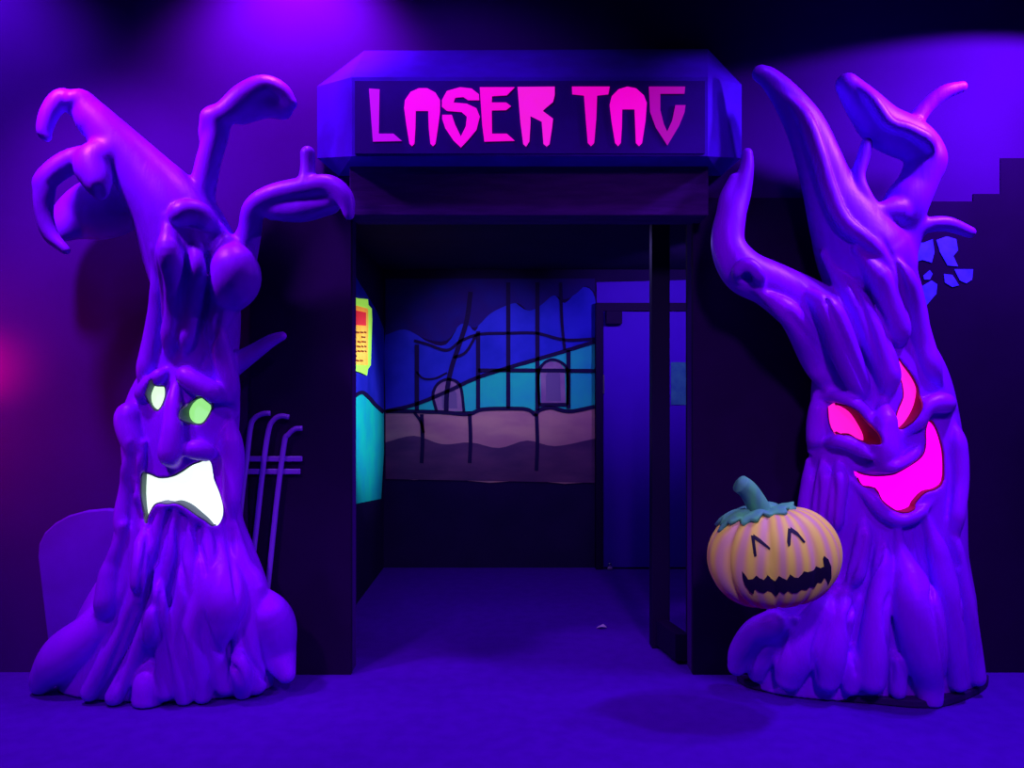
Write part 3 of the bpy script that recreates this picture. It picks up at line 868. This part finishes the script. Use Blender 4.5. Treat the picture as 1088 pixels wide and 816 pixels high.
# =================================================================== PUMPKIN
PY = 3.285
pc = W(822, 591, PY)
t3 = empty('pumpkin', pc - Vector((0, 0, .21)), 'grinning orange jack-o-lantern pumpkin with teal stem on the roots of the right tree', 'pumpkin')
NR = 9
RX, RYp, RZ = .272, .198, .208
rot = Matrix.Rotation(math.radians(-7), 4, 'Y')
bm = bmesh.new()
nu, nv = 144, 48
rings = []
for j in range(nv + 1):
    ph = -math.pi / 2 + math.pi * j / nv
    ring = []
    for i in range(nu):
        th = 2 * math.pi * i / nu
        c = abs(math.cos(NR * th / 2 + .4))
        g = 1 - .07 * (1 - c) ** 2 * math.cos(ph) ** .5 if abs(math.cos(ph)) > 1e-6 else 1
        rr = math.copysign(abs(math.cos(ph)) ** .82, 1) if math.cos(ph) > 1e-6 else 0
        zz = math.sin(ph)
        dip = .16 * math.exp(-(rr / .33) ** 2) * (1 if zz > 0 else .8)
        zz = math.copysign(abs(zz) - dip, zz)
        ring.append((RX * rr * g * math.cos(th), RYp * rr * g * math.sin(th), RZ * zz * (1 - .03 * (1 - c) ** 2)))
    rings.append(ring)
V = [[bm.verts.new(rot @ Vector(p)) for p in r] for r in rings[1:-1]]
for r, s in zip(V, V[1:]):
    for k in range(nu):
        bm.faces.new((r[k], r[(k + 1) % nu], s[(k + 1) % nu], s[k]))
bm.faces.new(V[0][::-1]); bm.faces.new(V[-1])
bmesh.ops.recalc_face_normals(bm, faces=bm.faces)
bvh = BVHTree.FromBMesh(bm)
body = bm_obj('pumpkin_body', bm, pumpkin_mat(NR), t3, smooth=True)
body.matrix_parent_inverse = Matrix.Identity(4)
body.location = (0, 0, .21)


def decal(name, polys, mt, lift=.003):
    """painted shape that follows the pumpkin's skin"""
    bm = bmesh.new()
    for poly in polys:
        f = bm.faces.new([bm.verts.new((W(x, y, PY).x - pc.x, 0, W(x, y, PY).z - pc.z)) for x, y in poly])
    bmesh.ops.triangulate(bm, faces=bm.faces)
    for _ in range(4):
        es = [e for e in bm.edges if e.calc_length() > .012]
        if not es: break
        bmesh.ops.subdivide_edges(bm, edges=es, cuts=1)
        bmesh.ops.triangulate(bm, faces=[f for f in bm.faces if len(f.verts) > 3])
    cam = Vector((0, 0, HC)) - pc
    for v in bm.verts:
        tgt = Vector((v.co.x, 0, v.co.z))
        d = (tgt - cam).normalized()
        hit, nrm, _, _ = bvh.ray_cast(cam, d)
        if hit is None:
            hit, nrm, _, _ = bvh.find_nearest(tgt)
        v.co = hit + nrm * lift if nrm.dot(d) < 0 else hit - nrm * lift
    ex = bmesh.ops.extrude_face_region(bm, geom=bm.faces[:])
    for v in [g for g in ex['geom'] if isinstance(g, bmesh.types.BMVert)]:
        v.co += Vector((0, .006, 0))
    o = bm_obj(name, bm, mt, t3)
    o.matrix_parent_inverse = Matrix.Identity(4)
    o.location = (0, 0, .21)
    return o


def pk(pts): return [(740 + x / 5.1, 500 + y / 5.1) for x, y in pts]


for legs in (((306, 352), (318, 466), (400, 426)), ((506, 314), (500, 410), (586, 390))):
    (ax, ay), (lx, ly), (rx, ry) = legs
    decal('eye', [pk([(ax - 9, ay), (ax + 8, ay + 4), (lx + 8, ly - 6), (lx - 2, ly + 3), (lx - 9, ly - 22)]),
                  pk([(ax + 4, ay - 6), (ax + 40, ay + 20), (rx + 2, ry - 4), (rx - 5, ry + 4), (ax + 40, ay + 42), (ax + 4, ay + 18)])], M['ink'])
decal('mouth', [pk([(248, 545), (262, 560), (282, 590), (305, 588), (326, 568), (342, 582), (366, 592), (386, 566), (408, 588), (430, 598), (448, 570), (468, 582), (490, 592), (508, 562), (530, 578), (552, 580), (570, 562), (582, 545), (604, 550), (632, 540), (648, 518), (672, 528), (690, 520), (684, 480), (690, 462), (712, 480), (728, 520), (728, 580), (712, 618), (704, 594), (692, 578), (676, 606), (656, 604), (640, 632), (612, 628), (594, 645), (568, 642), (545, 660), (515, 662), (495, 648), (475, 668), (452, 652), (438, 672), (425, 678), (405, 655), (385, 648), (365, 662), (340, 656), (318, 640), (308, 668), (290, 655), (264, 620), (252, 585)])], M['ink'])
# stem and leafy collar
def Rp(x, z, y=0): return rot @ Vector((x, y, z))
sp_ = [(803, 556, 3.285, 17), (806, 549, 3.275, 14.5), (806, 540, 3.265, 12), (801, 530, 3.255, 11), (794, 520, 3.245, 10.5), (786, 514, 3.235, 10)]
pts = catmull([(*(W(x, y, Y)), r * Y / F) for x, y, Y, r in sp_], 5)
bm = bmesh.new()
tube(bm, [p[:3] for p in pts], [p[3] for p in pts], 14)
for v in bm.verts: pass
bm_obj('stem', bm, M['stem'], t3, smooth=True)
bm = bmesh.new()
c0 = W(803, 555, 3.285)
rows_ = []
for j in range(9):
    t = j / 8
    row = []
    for i in range(72):
        th = 2 * math.pi * i / 72
        lobe = .5 + .5 * math.cos(th * 7 + .6)
        R_ = .045 + t * (.085 + .028 * lobe + .012 * math.sin(th * 17))
        x, y = R_ * math.cos(th), R_ * .75 * math.sin(th)
        loc = rot.inverted() @ Vector((x + (c0.x - pc.x), y, .3))
        h = bvh.ray_cast(Vector((x + c0.x - pc.x, y, .5)), Vector((0, 0, -1)))[0]
        z = (h.z if h else .15) + .012 + .008 * math.sin(th * 7 + .6) * t - .004 * t
        row.append(bm.verts.new((x + c0.x - pc.x, y, z)))
    rows_.append(row)
for r, s in zip(rows_, rows_[1:]):
    for k in range(72):
        bm.faces.new((r[k], r[(k + 1) % 72], s[(k + 1) % 72], s[k]))
o = bm_obj('leaf_collar', bm, M['stem'], t3, smooth=True)
o.matrix_parent_inverse = Matrix.Identity(4); o.location = (0, 0, .21)
sm = o.modifiers.new('solid', 'SOLIDIFY'); sm.thickness = .016; sm.offset = 0

# =================================================================== TOMBSTONE BOARD, BENT PIPES, WALL PAINTING
YT = 3.78
tb = [(55, 718), (48, 660), (40, 592), (41, 578), (47, 566), (58, 556), (72, 548), (90, 543), (112, 541), (134, 543), (152, 548), (166, 556), (177, 566), (183, 578), (184, 592), (176, 660), (169, 718)]
bm = bmesh.new()
pp = [W(x, y, YT) for x, y in tb]
for p in pp:
    p.z = max(p.z, .003)
prism(bm, pp, (0, .05, 0))
tag(bm_obj('tombstone', bm, M['tomb'], bevel=.008), 'plain rounded violet tombstone board half hidden behind the frowning tree', 'tombstone')

pf = empty('bent_pipe_fence', W(290, 719, 3.79), 'three bent violet pipes joined by two rails beside the frowning tree', 'fence')
for path in ([(287, 439), (278, 440), (270, 445), (266, 455), (262, 490), (257, 530), (246, 640), (240, 700)],
             [(307, 443), (298, 442), (290, 447), (285, 459), (279, 501), (272, 565), (262, 650), (256, 700)],
             [(321, 455), (313, 456), (306, 462), (302, 471), (294, 533), (285, 619), (278, 680), (274, 708)]):
    w = [W(x, y, 3.785) for x, y in path]
    for p in w: p.z = max(p.z, .003)
    q = catmull([tuple(p) for p in w], 6)
    bm = bmesh.new()
    tube(bm, q, [.0125] * len(q), 12)
    bm_obj('pipe', bm, M['pipe'], pf, smooth=True)
for y, x0, x1 in ((487.5, 256, 321), (501, 254, 319)):
    bm = bmesh.new()
    a, b = W(x0, y, 3.805), W(x1, y, 3.805)
    box(bm, a.x, b.x, 3.799, 3.815, a.z - .013, a.z + .013)
    bm_obj('rail', bm, M['pipe'], pf, bevel=.004)

YP = YW - .006
wp = empty('skyline_painting', W(1040, 700, YP), 'dark stepped skyline with blue patches painted on the wall behind the grinning tree', 'wall painting')
flat('dark_skyline', [[(868, 718), (868, 300), (960, 300), (960, 214), (1034, 214), (1034, 206), (1063, 206), (1063, 168), (1290, 168), (1290, 718)]], YP, M['mural_dark'], wp, th=.005)
flat('blue_patch', [[(962, 262), (972, 256), (981, 258), (991, 254), (993, 268), (990, 279), (980, 276), (966, 281)]], YP - .004, M['mural_blue'], wp, th=.004)
flat('blue_patch', [[(995, 255), (1006, 251), (1016, 254), (1018, 266), (1013, 272), (1018, 283), (1007, 282), (999, 268)]], YP - .004, M['mural_blue'], wp, th=.004)
flat('blue_patch', [[(981, 293), (988, 287), (991, 291), (988, 297), (982, 297)]], YP - .004, M['mural_blue'], wp, th=.004)
flat('blue_patch', [[(980, 304), (990, 298), (996, 302), (995, 312), (984, 325), (978, 318)]], YP - .004, M['mural_blue'], wp, th=.004)
flat('blue_patch', [[(1003, 291), (1012, 292), (1019, 303), (1012, 305), (1004, 300)]], YP - .004, M['mural_blue'], wp, th=.004)
flat('blue_patch', [[(1014, 286), (1034, 286), (1033, 297), (1027, 301), (1020, 298)]], YP - .004, M['mural_blue'], wp, th=.004)

# =================================================================== LIGHT
def lamp(name, kind, loc, target, col, power, **kw):
    d = bpy.data.lights.new(name, kind)
    d.color = col
    d.energy = power
    for k, v in kw.items(): setattr(d, k, v)
    o = bpy.data.objects.new(name, d)
    COL.objects.link(o)
    o.location = loc
    o.rotation_euler = (Vector(target) - Vector(loc)).to_track_quat('-Z', 'Y').to_euler()
    return o


UV = (0.46, 0.24, 1.0)
UVB = (0.30, 0.22, 1.0)
lamp('blacklight_left', 'SPOT', (-2.15, 2.85, 3.45), (-1.62, 3.5, 0.9), UV, 310, spot_size=math.radians(92), spot_blend=0.7, shadow_soft_size=.1)
lamp('blacklight_right', 'SPOT', (2.35, 2.85, 3.45), (1.6, 3.5, 0.9), UVB, 270, spot_size=math.radians(96), spot_blend=0.7, shadow_soft_size=.1)
lamp('front_fill', 'SPOT', (0.9, 0.3, 3.2), (0.6, 3.4, 0.5), (0.52, 0.42, 1.0), 330, spot_size=math.radians(64), spot_blend=0.9, shadow_soft_size=.2)  # unseen soft fill added above the camera for floor and faces
lamp('blacklight_wall_left', 'SPOT', (-1.0, 3.42, 3.47), (-1.05, 3.86, 2.95), (0.5, 0.15, 1.0), 150, spot_size=math.radians(105), spot_blend=0.8, shadow_soft_size=.08)
lamp('blacklight_corner', 'SPOT', (-2.6, 3.3, 3.45), (-2.6, 3.86, 2.9), (0.30, 0.1, 1.0), 60, spot_size=math.radians(105), spot_blend=0.8, shadow_soft_size=.08)
lamp('blacklight_wall_right', 'SPOT', (2.4, 3.18, 2.98), (2.3, 3.86, 1.20), (0.32, 0.2, 1.0), 120, spot_size=math.radians(150), spot_blend=0.06, shadow_soft_size=.05)
lamp('front_fill_left', 'SPOT', (-2.0, 1.0, 3.3), (-1.6, 3.5, 0.35), (0.55, 0.26, 1.0), 210, spot_size=math.radians(36), spot_blend=0.8, shadow_soft_size=.12)  # extra spot added to brighten the left tree's roots
lamp('front_fill_right', 'SPOT', (2.2, 1.0, 3.3), (1.7, 3.5, 0.3), UVB, 130, spot_size=math.radians(34), spot_blend=0.8, shadow_soft_size=.12)  # matching spot added to lift the right tree's roots
lamp('sign_fill_side', 'SPOT', (1.35, 2.85, 3.45), (0.9, 3.65, 2.55), UVB, 30, spot_size=math.radians(40), spot_blend=0.8, shadow_soft_size=.1)  # small spot added to weaken the shadow stripe on the sign's right wing
lamp('sign_fill', 'SPOT', (-0.75, 2.75, 3.45), (-0.3, 3.55, 2.6), UVB, 60, spot_size=math.radians(72), spot_blend=0.9, shadow_soft_size=.12)  # added spot that brightens the sign front
lamp('red_lamp', 'SPOT', (-2.66, 3.58, 1.46), (-2.52, 3.86, 1.465), (1.0, 0.01, 0.10), 24, spot_size=math.radians(70), spot_blend=1.0, shadow_soft_size=.05)
lamp('red_wash', 'SPOT', (-2.95, 3.3, 1.45), (-2.62, 3.86, 1.35), (1.0, 0.02, 0.16), 36, spot_size=math.radians(125), spot_blend=1.0, shadow_soft_size=.1)
lamp('mural_fill', 'SPOT', (-0.1, 4.3, 2.15), (-0.20, 6.2, 1.56), (0.5, 0.5, 1.0), 120, spot_size=math.radians(48), spot_blend=1.0, shadow_soft_size=.06)  # unseen spot added behind the header, cone shaped to fade the mural's edges
lamp('passage_side_lamp', 'SPOT', (0.55, 4.5, 2.1), (-0.99, 5.35, 1.3), (0.5, 0.7, 1.0), 170, spot_size=math.radians(38), spot_blend=0.8, shadow_soft_size=.05)
lamp('passage_door_lamp', 'SPOT', (1.2, 4.9, 2.2), (1.1, 6.2, 1.8), (0.36, 0.2, 1.0), 60, spot_size=math.radians(80), spot_blend=0.8, shadow_soft_size=.06)
lamp('passage_fill', 'AREA', (0.3, 5.0, 2.27), (0.3, 5.0, 0), UVB, 9, size=0.6)  # added fill: soft ambient light for the passage floor, no fixture

w = bpy.data.worlds.new('dark_room')
S.world = w
w.use_nodes = True
w.node_tree.nodes['Background'].inputs[0].default_value = (0.05, 0.0, 0.2, 1)
w.node_tree.nodes['Background'].inputs[1].default_value = 0.06

# =================================================================== CAMERA
cd = bpy.data.cameras.new('camera')
cam = bpy.data.objects.new('camera', cd)
COL.objects.link(cam)
cam.location = (0, 0, HC)
cam.rotation_euler = (math.radians(90), 0, 0)
cd.sensor_width = 36
cd.lens = 36 * F / 1088
cd.shift_y = (CY - 408) / 1088
cd.clip_start = 0.05
S.camera = cam
S.view_settings.view_transform = 'Standard'
S.view_settings.look = 'None'
S.view_settings.exposure = 0
S.view_settings.gamma = 1
S.view_settings.use_curve_mapping = False
